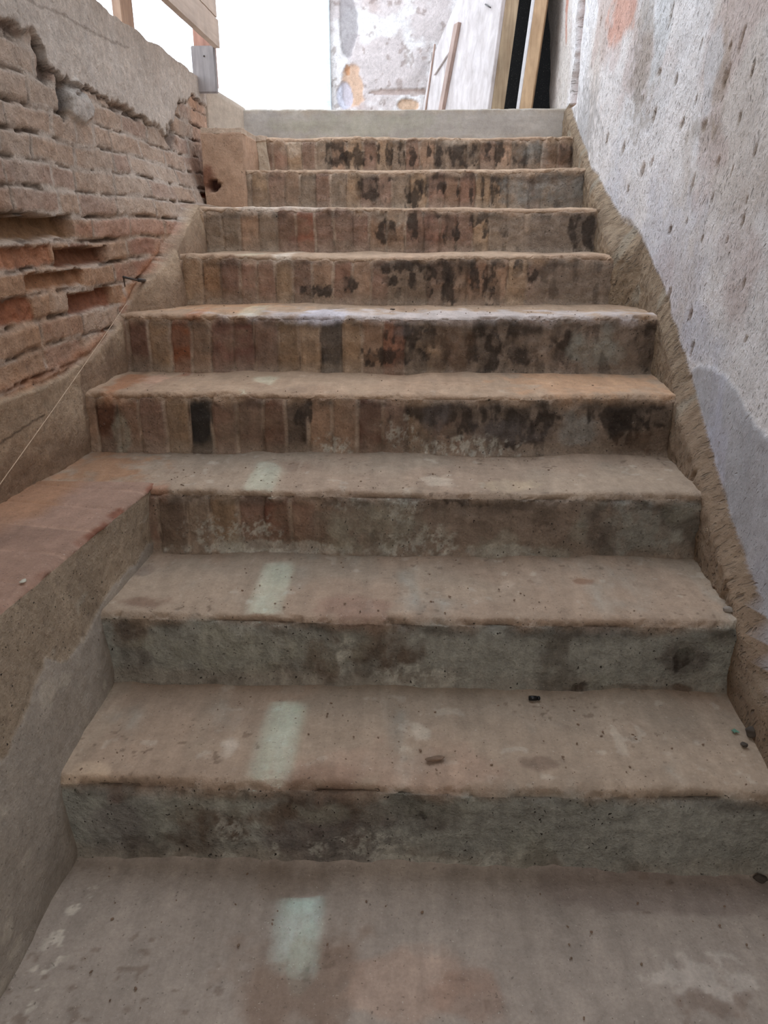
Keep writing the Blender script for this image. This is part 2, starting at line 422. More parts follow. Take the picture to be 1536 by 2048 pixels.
    for i, (kind, x0, x1, ya, yb) in enumerate(info['st']):
        p = atY(x0, ya, y0); q = atY(x1, yb, y0)
        cx, cz = (p[0] + q[0]) / 2, (p[2] + q[2]) / 2
        ru, rv = abs(q[0] - p[0]) / 2, abs(q[2] - p[2]) / 2
        c, st = KIND[kind]
        sc_ = float(np.clip(.05 / max(min(ru, rv), .004), 1, 5))
        if kind in ('eff',):
            m = blob(X, Z, cx, cz, ru * 1.15, rv * 1.3, 300 + i, 55, 1.3, .35) * sstep(.42, .60, fbm(X * 110, Z * 80, 4, 310 + i, .7))
            if rv < .012: m = np.maximum(m, .6 * blob(X, Z, cx, cz, ru * 1.15, rv * 1.3, 300 + i, 55, 1.3, .35))
        elif kind == 'grime':
            m = blob(X, Z, cx, cz, ru * 1.1, rv * 1.15, 320 + i, 34 * min(sc_, 2.4), 1.15, .12, fv=16 * min(sc_, 2.4))
            m = m * (.45 + .55 * sstep(.38, .52, fbm(X * 48, Z * 26, 4, 325 + i)))
        else:
            m = blob(X, Z, cx, cz, ru * 1.05, rv * 1.1, 340 + i, 22, 1.0, .35) * (.55 + .45 * sstep(.35, .6, fbm(X * 30, Z * 20, 5, 345 + i, .65)))
        m = m * (1 - sstep(z1 - .003, z1 + .004, Z) * (kind != 'orange'))
        col = mixc(col, c, m * st * isr)
    # extra scattered grime in the joints, right half, upper flights
    if 3 <= k <= 8:
        g = sstep(.60, .68, fbm(X * 26, Z * 10, 4, 360 + k)) * sstep(-.25, .2, X) * .55
        col = mixc(col, GRIME, g * isr * .8)
    if k in (0, 1, 2):
        g = sstep(.60, .75, fbm(X * 12, Z * 9, 5, 370 + k)) * .55
        col = mixc(col, (88, 76, 64), g * isr)
        g = sstep(.62, .72, fbm(X * 9, Z * 6, 5, 380 + k)) * .35
        col = mixc(col, (168, 168, 152), g * isr)
    # dark band directly under the nose, dusty lip above it
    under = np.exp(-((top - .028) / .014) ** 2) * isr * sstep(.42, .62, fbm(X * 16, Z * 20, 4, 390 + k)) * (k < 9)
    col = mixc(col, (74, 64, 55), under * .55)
    # ---- tread colour
    tc = lin(DUST) * (0.9 + .2 * fbm(X * 5, Yl * 5, 4, 401 + k))[..., None]
    back = sstep(.10, .30, Yl + (fbm(X * 6, Yl * 10, 3, 402 + k) - .5) * .1)
    tc = mixc(tc, TREADG, back * .7)  # tread turns greyer and darker towards the back
    pk = sstep(.52, .66, fbm(X * 4, Yl * 3, 4, 405 + k))
    tc = mixc(tc, (166, 142, 122), pk * .45)
    crumbs = sstep(.74, .80, fbm(X * 70, Yl * 70, 2, 408 + k)) * sstep(.52, .66, fbm(X * 6, Yl * 8, 3, 409 + k))
    tc = mixc(tc, (92, 74, 60), crumbs * .5)
    wh = sstep(.72, .80, fbm(X * 26, Yl * 26, 3, 410 + k))
    tc = mixc(tc, (205, 196, 180), wh * .25)
    if k >= 3: tc = mixc(tc, SAND, np.full_like(X, .35))
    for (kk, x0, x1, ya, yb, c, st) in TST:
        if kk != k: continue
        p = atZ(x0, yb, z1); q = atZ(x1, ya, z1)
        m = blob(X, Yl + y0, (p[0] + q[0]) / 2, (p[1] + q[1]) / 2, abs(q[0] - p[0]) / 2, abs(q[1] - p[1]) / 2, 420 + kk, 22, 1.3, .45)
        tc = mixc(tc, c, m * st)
    lip = sstep(.034, .002, top + (fbm(X * 16, S * 8, 5, 430 + k) - .5) * .050)
    if k == 9: tc = lin((170, 160, 146)) * np.ones_like(X)[..., None]
    col = col * (1 - lip[..., None]) + tc * lip[..., None]
    lipd = nose * sstep(.55, .7, ch) * (k < 9)
    col = mixc(col, (112, 92, 76), lipd * .4)
    rgh = (.55 + 1.3 * nose + isr * (.35 + .5 * (1 - bvis)) + isr * sstep(.45, .7, fbm(X * 8, Z * 8, 3, 440 + k)) * .6)
    if k == 9: rgh = rgh * .35
    cut = nn - 11 + 4
    t = grid('step', P[:, cut - 1:], col[:, cut - 1:], rgh[:, cut - 1:], M_STEP, stair, origin=(0.05, y0, z0))
    t.location = Vector((0, y0 - 1.078, z0))
    rr = grid('riser', P[:, :cut], col[:, :cut], rgh[:, :cut], M_RISER if k < 9 else M_SMOOTH, t, origin=(0.05, y0, z0))
    rr.location = (0, 0, 0)
    if k == 9: rr['label'] = 'smooth grey cast concrete riser'
    return t
TST = [  # tread stains and pale marks, some painted sky light: step, px box, colour, strength
    (0, 435, 485, 1475, 1512, (205, 192, 176), .55), (0, 820, 855, 1450, 1478, (205, 194, 176), .5), (0, 560, 720, 1530, 1570, (120, 90, 74), .5), (0, 850, 895, 1508, 1524, (124, 108, 94), .6),
    (0, 1060, 1110, 1515, 1535, (120, 100, 86), .6), (0, 640, 980, 1500, 1570, (176, 148, 128), .5), (0, 120, 220, 1530, 1570, (200, 176, 150), .7),
    (1, 640, 760, 1185, 1235, (150, 120, 104), .6), (1, 250, 340, 1195, 1215, (124, 98, 82), .7), (1, 1000, 1030, 1160, 1176, (190, 170, 150), .7), (1, 270, 310, 1130, 1150, (130, 110, 96), .7),
    (1, 1150, 1190, 1158, 1170, (134, 104, 84), .8), (2, 60, 330, 905, 965, (166, 122, 88), .7), (2, 285, 345, 965, 985, (168, 112, 84), .5), (2, 850, 900, 950, 968, (205, 190, 170), .6), (2, 960, 1060, 960, 978, (200, 180, 150), .5),
    (3, 185, 300, 748, 785, (170, 118, 84), .75), (3, 350, 390, 742, 752, (150, 100, 76), .7), (3, 260, 340, 752, 770, (206, 164, 140), .6), (3, 1040, 1300, 748, 790, (196, 150, 112), .5),
    (4, 340, 440, 612, 640, (184, 128, 96), .6), (4, 300, 600, 600, 620, (206, 160, 120), .5), (4, 560, 1290, 622, 640, (206, 198, 196), .65), (4, 560, 700, 622, 640, (210, 206, 214), .7),  # bluish-white nose strips: sky reflection painted into the tread colour
    (5, 520, 600, 505, 515, (222, 208, 190), .7), (6, 500, 620, 410, 420, (215, 200, 185), .7),
]
for k in range(10): make_step(k)

# ------------------------------------------------------------------ floor in front of the first step
def make_floor():
    xs = np.arange(-.66, .78, .005); ys = np.r_[np.arange(-1.5, .6, .05), np.arange(.6, 1.11, .004)]
    X, Y = np.meshgrid(xs, ys, indexing='ij')
    Z = (fbm(X * 5, Y * 5, 3, 501) - .5) * .010 + (fbm(X * 25, Y * 25, 3, 502) - .5) * .003
    Z += .008 * np.exp(-np.abs(Y - 1.08) / .012)
    col = lin((164, 152, 140)) * (.88 + .24 * fbm(X * 4, Y * 4, 4, 503))[..., None]
    def pb(x0, x1, ya, yb, c, st, fr=14, amp=.8, soft=.2, sd=510):
        nonlocal col
        p = atZ(x0, yb, 0); q = atZ(x1, ya, 0)
        m = blob(X, Y, (p[0] + q[0]) / 2, (p[1] + q[1]) / 2, abs(q[0] - p[0]) / 2, abs(q[1] - p[1]) / 2, sd, fr, amp, soft)
        col = mixc(col, c, m * st)
    pb(430, 730, 1870, 2080, (134, 110, 92), .65, 18, 1.1, .35)
    pb(560, 640, 1850, 2000, (150, 144, 130), .4)
    pb(500, 640, 1735, 1800, (134, 118, 102), .45, 18, 1.1, .4)
    pb(700, 960, 1900, 2050, (182, 152, 132), .5)
    pb(850, 1000, 1930, 2050, (150, 120, 102), .5)
    pb(1100, 1500, 1740, 1830, (126, 112, 104), .5)
    pb(1340, 1460, 1920, 1990, (200, 190, 178), .5, 40, 1.6)
    pb(1380, 1500, 1990, 2048, (120, 100, 86), .5, 30, 1.4)
    near = np.exp(-((X + .565 + (1.05 - Y) * .05) / .022) ** 2) * sstep(.60, .68, fbm(X * 45, Y * 45, 5, 530, .65)) * sstep(.75, .8, Y)
    col = mixc(col, (214, 204, 188), np.clip(near * 1.3, 0, 1) * .8)
    cr = sstep(.74, .80, fbm(X * 60, Y * 60, 2, 520)) * sstep(.5, .6, fbm(X * 5, Y * 5, 3, 521))
    col = mixc(col, (110, 92, 78), cr * .45)
    o = grid('floor', np.stack([X, Y, Z], -1), col, np.full_like(X, .6), M_STEP)
    tag(o, kind='structure')
make_floor()

# ------------------------------------------------------------------ left wall
LWX = -.93
def w(px, py, X=LWX): p = atX(px, py, X); return (p[1], p[2])
def make_left():
    Ylist = np.r_[np.arange(-1.5, 1.5, .06), np.arange(1.5, 2.6, .0048), np.arange(2.6, 3.86, .006)]
    top = 1.72
    zl = np.r_[np.arange(-.02, .48, .03), np.arange(.48, top, .0048), [top]]
    Y = np.repeat(Ylist[:, None], len(zl), 1)
    Z0 = np.repeat(zl[None, :], len(Ylist), 0)
    hi = 1 - sstep(1.62, 1.64, Y)            # the wall is full height near the viewer
    ztop = 1.722 + (fbm(Y * 9, Y * 0, 4, 601) - .5) * .022 - .006 * sstep(3.0, 3.8, Y) + hi * 1.2
    Z = Z0 / top * np.maximum(ztop, 0) * (Z0 > 1.3) + Z0 * (Z0 <= 1.3)
    Z = np.where(Z0 > 1.3, 1.3 + (Z0 - 1.3) / (top - 1.3) * (ztop - 1.3), Z0)
    # plaster edge
    pe = [w(*p) for p in ((-60, 10), (0, 36), (60, 62), (80, 100), (92, 130), (117, 160), (150, 168), (182, 178), (223, 199), (264, 222), (308, 250), (337, 276), (352, 206), (381, 193), (405, 205), (424, 240))]
    ze = pnoise(Y, pe) + (fbm(Y * 24, Z * 24, 5, 602, .65) - .5) * .055
    plas = sstep(-.004, .004, Z - ze)
    # stringer curve
    sg = [(1.2, .73)] + [w(*p) for p in ((0, 800), (110, 758), (170, 715), (225, 660))] + [(2.47, .875), (2.58, .945), (2.75, 1.035), (3.087, 1.19), (4, 1.20)]
    zs = pnoise(Y, sg) + (fbm(Y * 12, Z * 12, 4, 603) - .5) * .02
    strg = 1 - sstep(-.004, .006, Z - zs)
    # brickwork
    ch = .0632
    Zw = Z + (fbm(Y * 3, Z * 3, 2, 604) - .5) * .02 + (fbm(Y * 18, Z * 18, 3, 605) - .5) * .010
    Yw = Y + (fbm(Y * 14, Z * 14, 3, 606) - .5) * .02
    ci = np.floor((Zw - .885) / ch).astype(int); fz = (Zw - .885) / ch - ci
    dz = np.minimum(fz, 1 - fz) * ch
    rs = np.random.RandomState(77)
    dy = np.zeros_like(Y); rnd = np.zeros_like(Y); rnd2 = np.zeros_like(Y)
    for c in np.unique(ci):
        b = [1.0 - rs.rand() * .2]
        while b[-1] < 4.2: b.append(b[-1] + (.135 if rs.rand() < .3 else .255) + (rs.rand() - .5) * .03)
        b = np.array(b); m = ci == c
        j = np.clip(np.searchsorted(b, Yw[m]) - 1, 0, len(b) - 2)
        dy[m] = np.minimum(Yw[m] - b[j], b[j + 1] - Yw[m]); rnd[m] = rs.rand(len(b))[j]; rnd2[m] = rs.rand(len(b))[j]
    dd = np.minimum(dz, dy)
    jw = .005 + .006 * fbm(Y * 7, Z * 7, 2, 607)
    joint = 1 - sstep(jw * .6, jw * 1.5, dd)
    fill = sstep(.36, .54, fbm(Y * 6, Z * 8, 4, 608) + .03 + .10 * sstep(1.12, 1.22, Z))      # joints filled / smeared with mortar
    jdepth = .013 * (1 - .8 * fill)
    disp = -joint * jdepth * .40 + (rnd - .5) * .0035 + (fbm(Y * 34, Z * 34, 4, 609) - .5) * .008 + (fbm(Y * 7, Z * 7, 3, 610) - .5) * .007
    # sharp eroded gaps below some joints
    gap = .85 * sstep(.555, .63, fbm(Y * 9, Z * 14, 4, 611)) * (1 - sstep(.003, .006, dz + (fbm(Y * 40, Z * 40, 2, 641) - .5) * .004))
    disp -= gap * .010
    # colour
    low0 = 1 - sstep(1.0, 1.2, Z + (fbm(Y * 4, Z * 4, 3, 613) - .5) * .25)
    base = mixc(np.ones(Y.shape + (3,)) * lin((194, 176, 160)), (184, 148, 118), low0 * .7) * (.86 + .28 * fbm(Y * 5, Z * 7, 4, 612))[..., None]
    base = mixc(base, (208, 194, 180), joint * fill * .5)
    low = 1 - sstep(1.02, 1.22, Z + (fbm(Y * 4, Z * 4, 3, 613) - .5) * .25)
    bc = np.stack([lin((182, 144, 114))] * 1)[0] * np.ones_like(Y)[..., None]
    bc = mixc(bc, (166, 124, 104), sstep(.6, .8, rnd2)); bc = mixc(bc, (200, 174, 152), 1 - sstep(.2, .4, rnd2))
    bvis = (1 - joint) * (.42 + .5 * low) * (.5 + .5 * sstep(.35, .6, fbm(Y * 8, Z * 10, 4, 642)))
    col = base * (1 - bvis[..., None]) + bc * bvis[..., None]
    near_or = blob(Y, Z, 3.66, 1.35, .22, .28, 614, 9, .8, .3)
    col = mixc(col, (204, 140, 98), near_or * .35)
    p = w(240, 480); red = blob(Y, Z, p[0] + .1, 1.107, .42, .032, 615, 20, .5, .2) * (1 - joint)
    col = mixc(col, (184, 122, 98), red * .4)
    col = mixc(col, (96, 82, 70), gap * .8)
    jl = (1 - sstep(.0015, .0045, dd + (fbm(Y * 50, Z * 50, 3, 643) - .5) * .006)) * sstep(.42, .56, fbm(Y * 11, Z * 11, 4, 644))
    disp -= jl * .005
    col = mixc(col, (110, 92, 78), jl * .6)
    # missing bricks
    holes = [(1.35, 2.185, 1.082, 1.140, .065, (158, 124, 92)), (2.05, 2.405, 1.006, 1.058, .055  , (150, 104, 78)), (1.87, 2.215, .958, 1.000, .026, (164, 120, 88)),
             (2.085, 2.395, .882, .938, .032, (148, 98, 74)), (1.3, 1.885, .895, .953, .012, (166, 108, 78)), (1.3, 2.035, 1.018, 1.070, .010, (174, 122, 92)),
             (3.42, 3.62, 1.225, 1.245, .03, (190, 110, 60)), (2.0, 2.34, 1.318 - .3, 1.32 - .3, .0, (180, 110, 70))]
    Yh = Y + (fbm(Y * 25, Z * 25, 3, 616) - .5) * .03; Zh = Z + (fbm(Y * 22, Z * 22, 3, 617) - .5) * .018
    for (a, b, c, e, dep, cc) in holes:
        if dep <= 0: continue
        m = sstep(a - .004, a + .004, Yh) * (1 - sstep(b - .004, b + .004, Yh)) * sstep(c - .002, c + .010, Zh) * (1 - sstep(e - .003, e + .002, Zh))
        disp = disp * (1 - m) + (-dep * (.55 + .45 * sstep(c, e, Zh)) + (fbm(Y * 45, Z * 45, 3, 618) - .5) * .014) * m
        cv = lin(cc) * (.75 + .5 * fbm(Y * 40, Z * 25, 4, 619))[..., None]
        col = col * (1 - m[..., None]) + cv * m[..., None]
    # orange eroded course just above the stringer
    bd = np.exp(-((Z - zs - .018) / .014) ** 2) * sstep(.35, .5, fbm(Y * 5, Z * 5, 3, 620)) * (Y < 2.75)
    col = mixc(col, (176, 112, 70), bd * .5); disp += bd * .008
    # plaster upper area
    pc = lin((200, 188, 176)) * (.86 + .28 * fbm(Y * 3, Z * 3, 5, 621))[..., None]
    pc = mixc(pc, (178, 158, 146), sstep(.5, .68, fbm(Y * 2.2 + 4, Z * 3, 4, 622)) * .7)
    pc = mixc(pc, (208, 198, 188), sstep(.55, .7, fbm(Y * 9, Z * 3, 4, 623)) * .5)
    cr = np.abs(Z - pnoise(Y, [w(60, 5), w(120, 30), w(190, 70), w(260, 100)]) - (fbm(Y * 20, Y * 0, 3, 624) - .5) * .01)
    pc = mixc(pc, (120, 104, 90), (1 - sstep(.0015, .005, cr)) * .5 * (Y > 1.9) * (Y < 2.8))
    pd = .009 + (fbm(Y * 5, Z * 5, 4, 625) - .5) * .014 + (fbm(Y * 40, Z * 40, 3, 626) - .5) * .004
    disp = disp * (1 - plas) + pd * plas
    col = col * (1 - plas[..., None]) + pc * plas[..., None]
    # open cavity along the plaster edge
    ew = .004 + .009 * sstep(.45, .65, fbm(Y * 6, Y * 0 + 2, 3, 627))
    cav = np.exp(-((Z - ze + ew) / (ew * .8)) ** 2) * sstep(.38, .52, fbm(Y * 8, Z * 3, 3, 628))
    cav = np.maximum(cav * .9, blob(Y, Z, *w(88, 110), .045, .05, 629, 20, .8, .3) * (1 - plas))
    disp -= cav * .020
    col = mixc(col, (84, 76, 70), cav * .75)
    # blob of cement stuck in the edge
    cm = blob(Y, Z, *w(150, 198), .10, .045, 630, 16, .7, .15)
    disp += cm * .014; col = mixc(col, (198, 192, 184), cm * .75)
    cg = blob(Y, Z, *w(122, 200), .028, .05, 631, 30, .8, .2); disp -= cg * .03; col = mixc(col, (86, 80, 76), cg * .8)
    cg = blob(Y, Z, *w(342, 272), .07, .04, 632, 26, 1.0, .3); col = mixc(col, (110, 100, 92), cg * .7); disp -= cg * .012
    # plastered stringer along the stair
    sc2 = lin((188, 164, 138)) * (.85 + .3 * fbm(Y * 6, Z * 6, 5, 633))[..., None]
    sc2 = mixc(sc2, (206, 186, 158), blob(Y, Z, *w(388, 475), .3, .12, 634, 8, .4, .3) * .8)  # brighter where daylight strikes, painted into the plaster colour
    ck = np.abs(Z - pnoise(Y, [(1.5, .60), w(0, 890), w(58, 843), w(80, 830)])); sc2 = mixc(sc2, (100, 84, 70), (1 - sstep(.0015, .004, ck)) * .8 * (Y < 1.84))
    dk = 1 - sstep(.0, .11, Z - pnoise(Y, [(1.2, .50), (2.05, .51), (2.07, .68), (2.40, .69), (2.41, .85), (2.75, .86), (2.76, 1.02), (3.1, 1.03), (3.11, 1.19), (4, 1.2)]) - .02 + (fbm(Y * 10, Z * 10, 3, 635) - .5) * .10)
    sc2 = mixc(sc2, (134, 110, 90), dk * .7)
    XF = pnoise(Y, [(-1.5, -.97), (1.2, -.965), (1.6, -.955), (2.03, -.915), (2.41, -.905), (2.50, -.885), (2.62, -.80), (2.75, -.79), (3.8, -.79)])
    zf = pnoise(Y, [(1.2, .50), (2.07, .50), (2.41, .68), (2.62, .80), (2.75, .86), (3.09, 1.02), (3.42, 1.18), (4, 1.3)])
    t = np.clip((Z - zf) / np.maximum(zs - zf, .02), 0, 1)
    XTP = pnoise(Y, [(-1.5, LWX + .014), (2.40, LWX + .016), (2.50, -.89), (2.62, -.845), (2.75, -.815), (4, -.81)])
    XS = XF * (1 - t ** 1.3) + XTP * t ** 1.3 + (fbm(Y * 10, Z * 10, 4, 636) - .5) * .014
    Xb = LWX + disp
    bul = .075 * sstep(2.3, 2.95, Y) * (1 - sstep(1.08, 1.42, Z))
    Xb = Xb + bul
    X = Xb * (1 - strg) + XS * strg
    col = col * (1 - strg[..., None]) + sc2 * strg[..., None]
    rgh = np.where(strg > .5, .9, 1.0) * (1 - .35 * plas)
    # crown of the parapet and its back
    n2 = np.array([.01, .03, .06, .09, .12, .15, .18, .21, .24])
    Yt = np.repeat(Ylist[:, None], len(n2) + 1, 1)
    Xt = np.concatenate([X[:, -1:] - n2[None, :], X[:, -1:] - .26], 1)
    Zt = np.repeat(Z[:, -1:], len(n2) + 1, 1) + (fbm(Yt * 12, Xt * 30, 3, 640) - .4) * .012
    Zt[:, -1] = .6
    ct = np.broadcast_to(lin((186, 170, 154)), Xt.shape + (3,))
    P = np.concatenate([np.stack([X, Y, Z], -1), np.stack([Xt, Yt, Zt], -1)], 1)
    o = grid('wall_left', P, np.concatenate([col, ct], 1), np.concatenate([rgh, np.ones_like(Xt)], 1), M_LEFT)
    tag(o, kind='structure')
make_left()

# cast concrete end of the parapet, running down to the landing
def loft_box(name, A, B, mat, c, rgh=.4, n=14, parent=None, amp=.003, seed=1, colf=None):
    """box between end quads A and B (each 4 corners), finely meshed and slightly uneven"""
    A = np.array(A, float); B = np.array(B, float)
    m = 12
    ring = []
    for i in range(4):
        for j in range(m): ring.append((i, j / m))
    U = np.linspace(0, 1, n * 3)
    P = np.zeros((len(U) + 2, len(ring) + 1, 3))
    for a, u in enumerate(U):
        Q = A * (1 - u) + B * u
        for b, (i, f) in enumerate(ring): P[a + 1, b] = Q[i] * (1 - f) + Q[(i + 1) % 4] * f
        P[a + 1, -1] = P[a + 1, 0]
    P[0] = A.mean(0); P[-1] = B.mean(0)
    rs = [fbm(P[..., 0] * 14 + P[..., 2] * 11, P[..., 1] * 14 + P[..., 2] * 7, 4, seed + q) - .5 for q in range(3)]
    D = np.stack(rs, -1) * amp * 2; P = P + D
    P[:, -1] = P[:, 0]
    col = lin(c) * (.85 + .3 * fbm(P[..., 0] * 9 + P[..., 1] * 5, P[..., 2] * 9, 4, seed + 5))[..., None]
    if colf: col = colf(P, col)
    return grid(name, P, col, np.full(P.shape[:2], rgh), mat, parent)
a0, a1 = 3.80, 4.115
o = loft_box('trim_1', [(-.925, a0, 1.40), (-1.19, a0, 1.40), (-1.19, a0, 1.712), (-.925, a0, 1.712)],
             [(-.815, a1, 1.40), (-1.19, a1, 1.40), (-1.19, a1, 1.650), (-.815, a1, 1.650)], M_SMOOTH, (186, 172, 156), .4, seed=650, amp=.002)
tag(o, kind='structure')

# ------------------------------------------------------------------ masonry piers at the left end of the upper steps
def pier(lab, x0, x1, ya, yb, z0, z1, seed, c, colf=None, topin=.012, amp=.006):
    e = empty('masonry_pier', ((x0 + x1) / 2, ya, z0)); tag(e, lab, 'pier')
    A = [(x0, ya, z0), (x1, ya, z0), (x1, yb, z0), (x0, yb, z0)]
    B = [(x0, ya + .004, z1), (x1 - topin, ya + .008, z1), (x1 - topin, yb, z1), (x0, yb, z1)]
    loft_box('pier_body', A, [tuple(np.array(p) - (0, 0, .018)) for p in B], M_CEM, c, .8, 16, e, amp, seed, colf)
    T0 = [tuple(np.array(p) - (0, 0, .022)) for p in B]
    T1 = [tuple(np.array(p) + (0, 0, .0)) for p in B]
    loft_box('worn_cap', T0, T1, M_CEM, (196, 176, 156), .8, 4, e, amp, seed + 9)
    return e
def pc1(P, col):
    m = blob(P[..., 0], P[..., 2], -.85, 1.30, .03, .05, 660, 20, .6, .3)
    col = mixc(col, (120, 78, 60), m * .8)
    d = np.hypot(P[..., 0] + .828, P[..., 2] - 1.272)
    m2 = 1 - sstep(.020, .026, d)
    P[..., 1] += m2 * .05
    return mixc(col, (84, 56, 48), m2)
pier('taller plastered masonry pier with a round brown hole, beside the brick wall', -.865, -.685, 3.405, 3.742, 1.16, 1.49, 661, (182, 152, 128), pc1)
pier('small broken plaster pier tucked right of the taller pier, below the concrete top step', -.72, -.642, 3.745, 4.11, 1.32, 1.493, 671, (196, 178, 156), None, .02, .008)

# ------------------------------------------------------------------ low side wall left of the first steps
def make_low():
    e = empty('low_side_wall', (-.8, 1.2, 0))
    tag(e, 'low rough cement side wall with flat reddish brick top, left of the lowest steps', 'low wall')
    Yl = np.r_[np.arange(-1.4, .8, .05), np.arange(.8, 1.79, .0048)]
    zt = .506
    top_x = pnoise(Yl, [(-1.5, -.76), (.8, -.715), (1.12, -.694), (1.33, -.673), (1.716, -.645), (1.8, -.64)])
    foot = pnoise(Yl, [(-1.5, -.64), (.8, -.622), (1.06, -.612), (1.40, -.632), (1.74, -.642), (1.8, -.642)])
    zs = np.arange(-.01, zt - .010, .0048)
    Y = np.repeat(Yl[:, None], len(zs), 1); Z = np.repeat(zs[None], len(Yl), 0)
    t = np.clip(Z / zt, 0, 1)
    bl = [atX(*p, -.66) for p in ((-100, 1580), (0, 1515), (95, 1328), (128, 1320), (165, 1283), (215, 1180))]
    zb = pnoise(Y, [(b[1], b[2]) for b in bl]) + (fbm(Y * 16, Z * 16, 3, 701) - .5) * .03
    co = sstep(-.003, .003, Z - zb)
    Xf = foot[:, None] * (1 - t ** 1.5) + top_x[:, None] * t ** 1.5
    d = (fbm(Y * 5, Z * 5, 3, 702) - .5) * .016 + co * ((fbm(Y * 45, Z * 45, 3, 703) - .5) * .003 - .003) + (fbm(Y * 30, Z * 30, 3, 704) - .5) * .003
    Xf = Xf + d
    col = lin((162, 152, 139)) * (.88 + .24 * fbm(Y * 6, Z * 6, 4, 705))[..., None]
    c2 = lin((170, 152, 130)) * (.8 + .4 * fbm(Y * 10, Z * 10, 4, 706))[..., None]
    col = col * (1 - co[..., None]) + c2 * co[..., None]
    sp = sstep(.66, .72, fbm(Y * 90, Z * 90, 2, 707)); col = mixc(col, (90, 76, 64), sp * co * .25)
    col = mixc(col, (200, 190, 172), sstep(.70, .76, fbm(Y * 14, Z * 30, 4, 708)) * .4)
    grid('rendered_face', np.stack([Xf, Y, Z], -1), col, .6 + .9 * co, M_CEM, e)
    # brick top
    vs = np.arange(0, .40, .006)
    V = np.repeat(vs[None], len(Yl), 0); Y = np.repeat(Yl[:, None], len(vs), 1)
    edge = Xf[:, -1:] + (fbm(Y[:, :1] * 22, Y[:, :1] * 0, 4, 710) - .5) * .02
    X = edge - V
    Z = zt + (fbm(X * 7, Y * 7, 3, 711) - .5) * .008 + (fbm(X * 30, Y * 30, 3, 712) - .5) * .003 - .008 * np.exp(-V / .006)
    yb = np.abs(((Y + X * .18) / .128) % 1 - .5) * .128
    jn = 1 - sstep(.003, .008, yb)
    Z -= jn * .002
    c = lin((168, 138, 120)) * (.85 + .3 * fbm(X * 5, Y * 9, 4, 713))[..., None]
    bi = np.floor((Y + X * .18) / .128 + .5).astype(int)
    c = c * (.9 + .2 * np.random.RandomState(5).rand(64)[bi % 64])[..., None]
    c = mixc(c, (192, 160, 138), jn * .4 * sstep(.4, .6, fbm(X * 9, Y * 9, 3, 714)))
    c = mixc(c, (168, 124, 88), sstep(.13, .20, V + (fbm(X * 8, Y * 8, 3, 715) - .5) * .12) * .6 * sstep(1.35, 1.6, Y))
    c = mixc(c, (158, 108, 80), blob(X, Y, -.95, 1.45, .05, .06, 716, 20, .8, .3) * .7)
    c = mixc(c, (128, 78, 58), (1 - sstep(.004, .016, V)) * sstep(.45, .6, fbm(Y * 9, Y * 0, 3, 717)) * .8)
    # front strip tucked down over the rendered face
    first = np.stack([Xf[:, -1], Yl, np.full_like(Yl, zs[-1])], -1)[:, None]
    P = np.concatenate([first, np.stack([X, Y, Z], -1)], 1)
    c = np.concatenate([c[:, :1], c], 1)
    grid('brick_top', P, c, np.full(P.shape[:2], .7), M_STEP, e)
make_low()

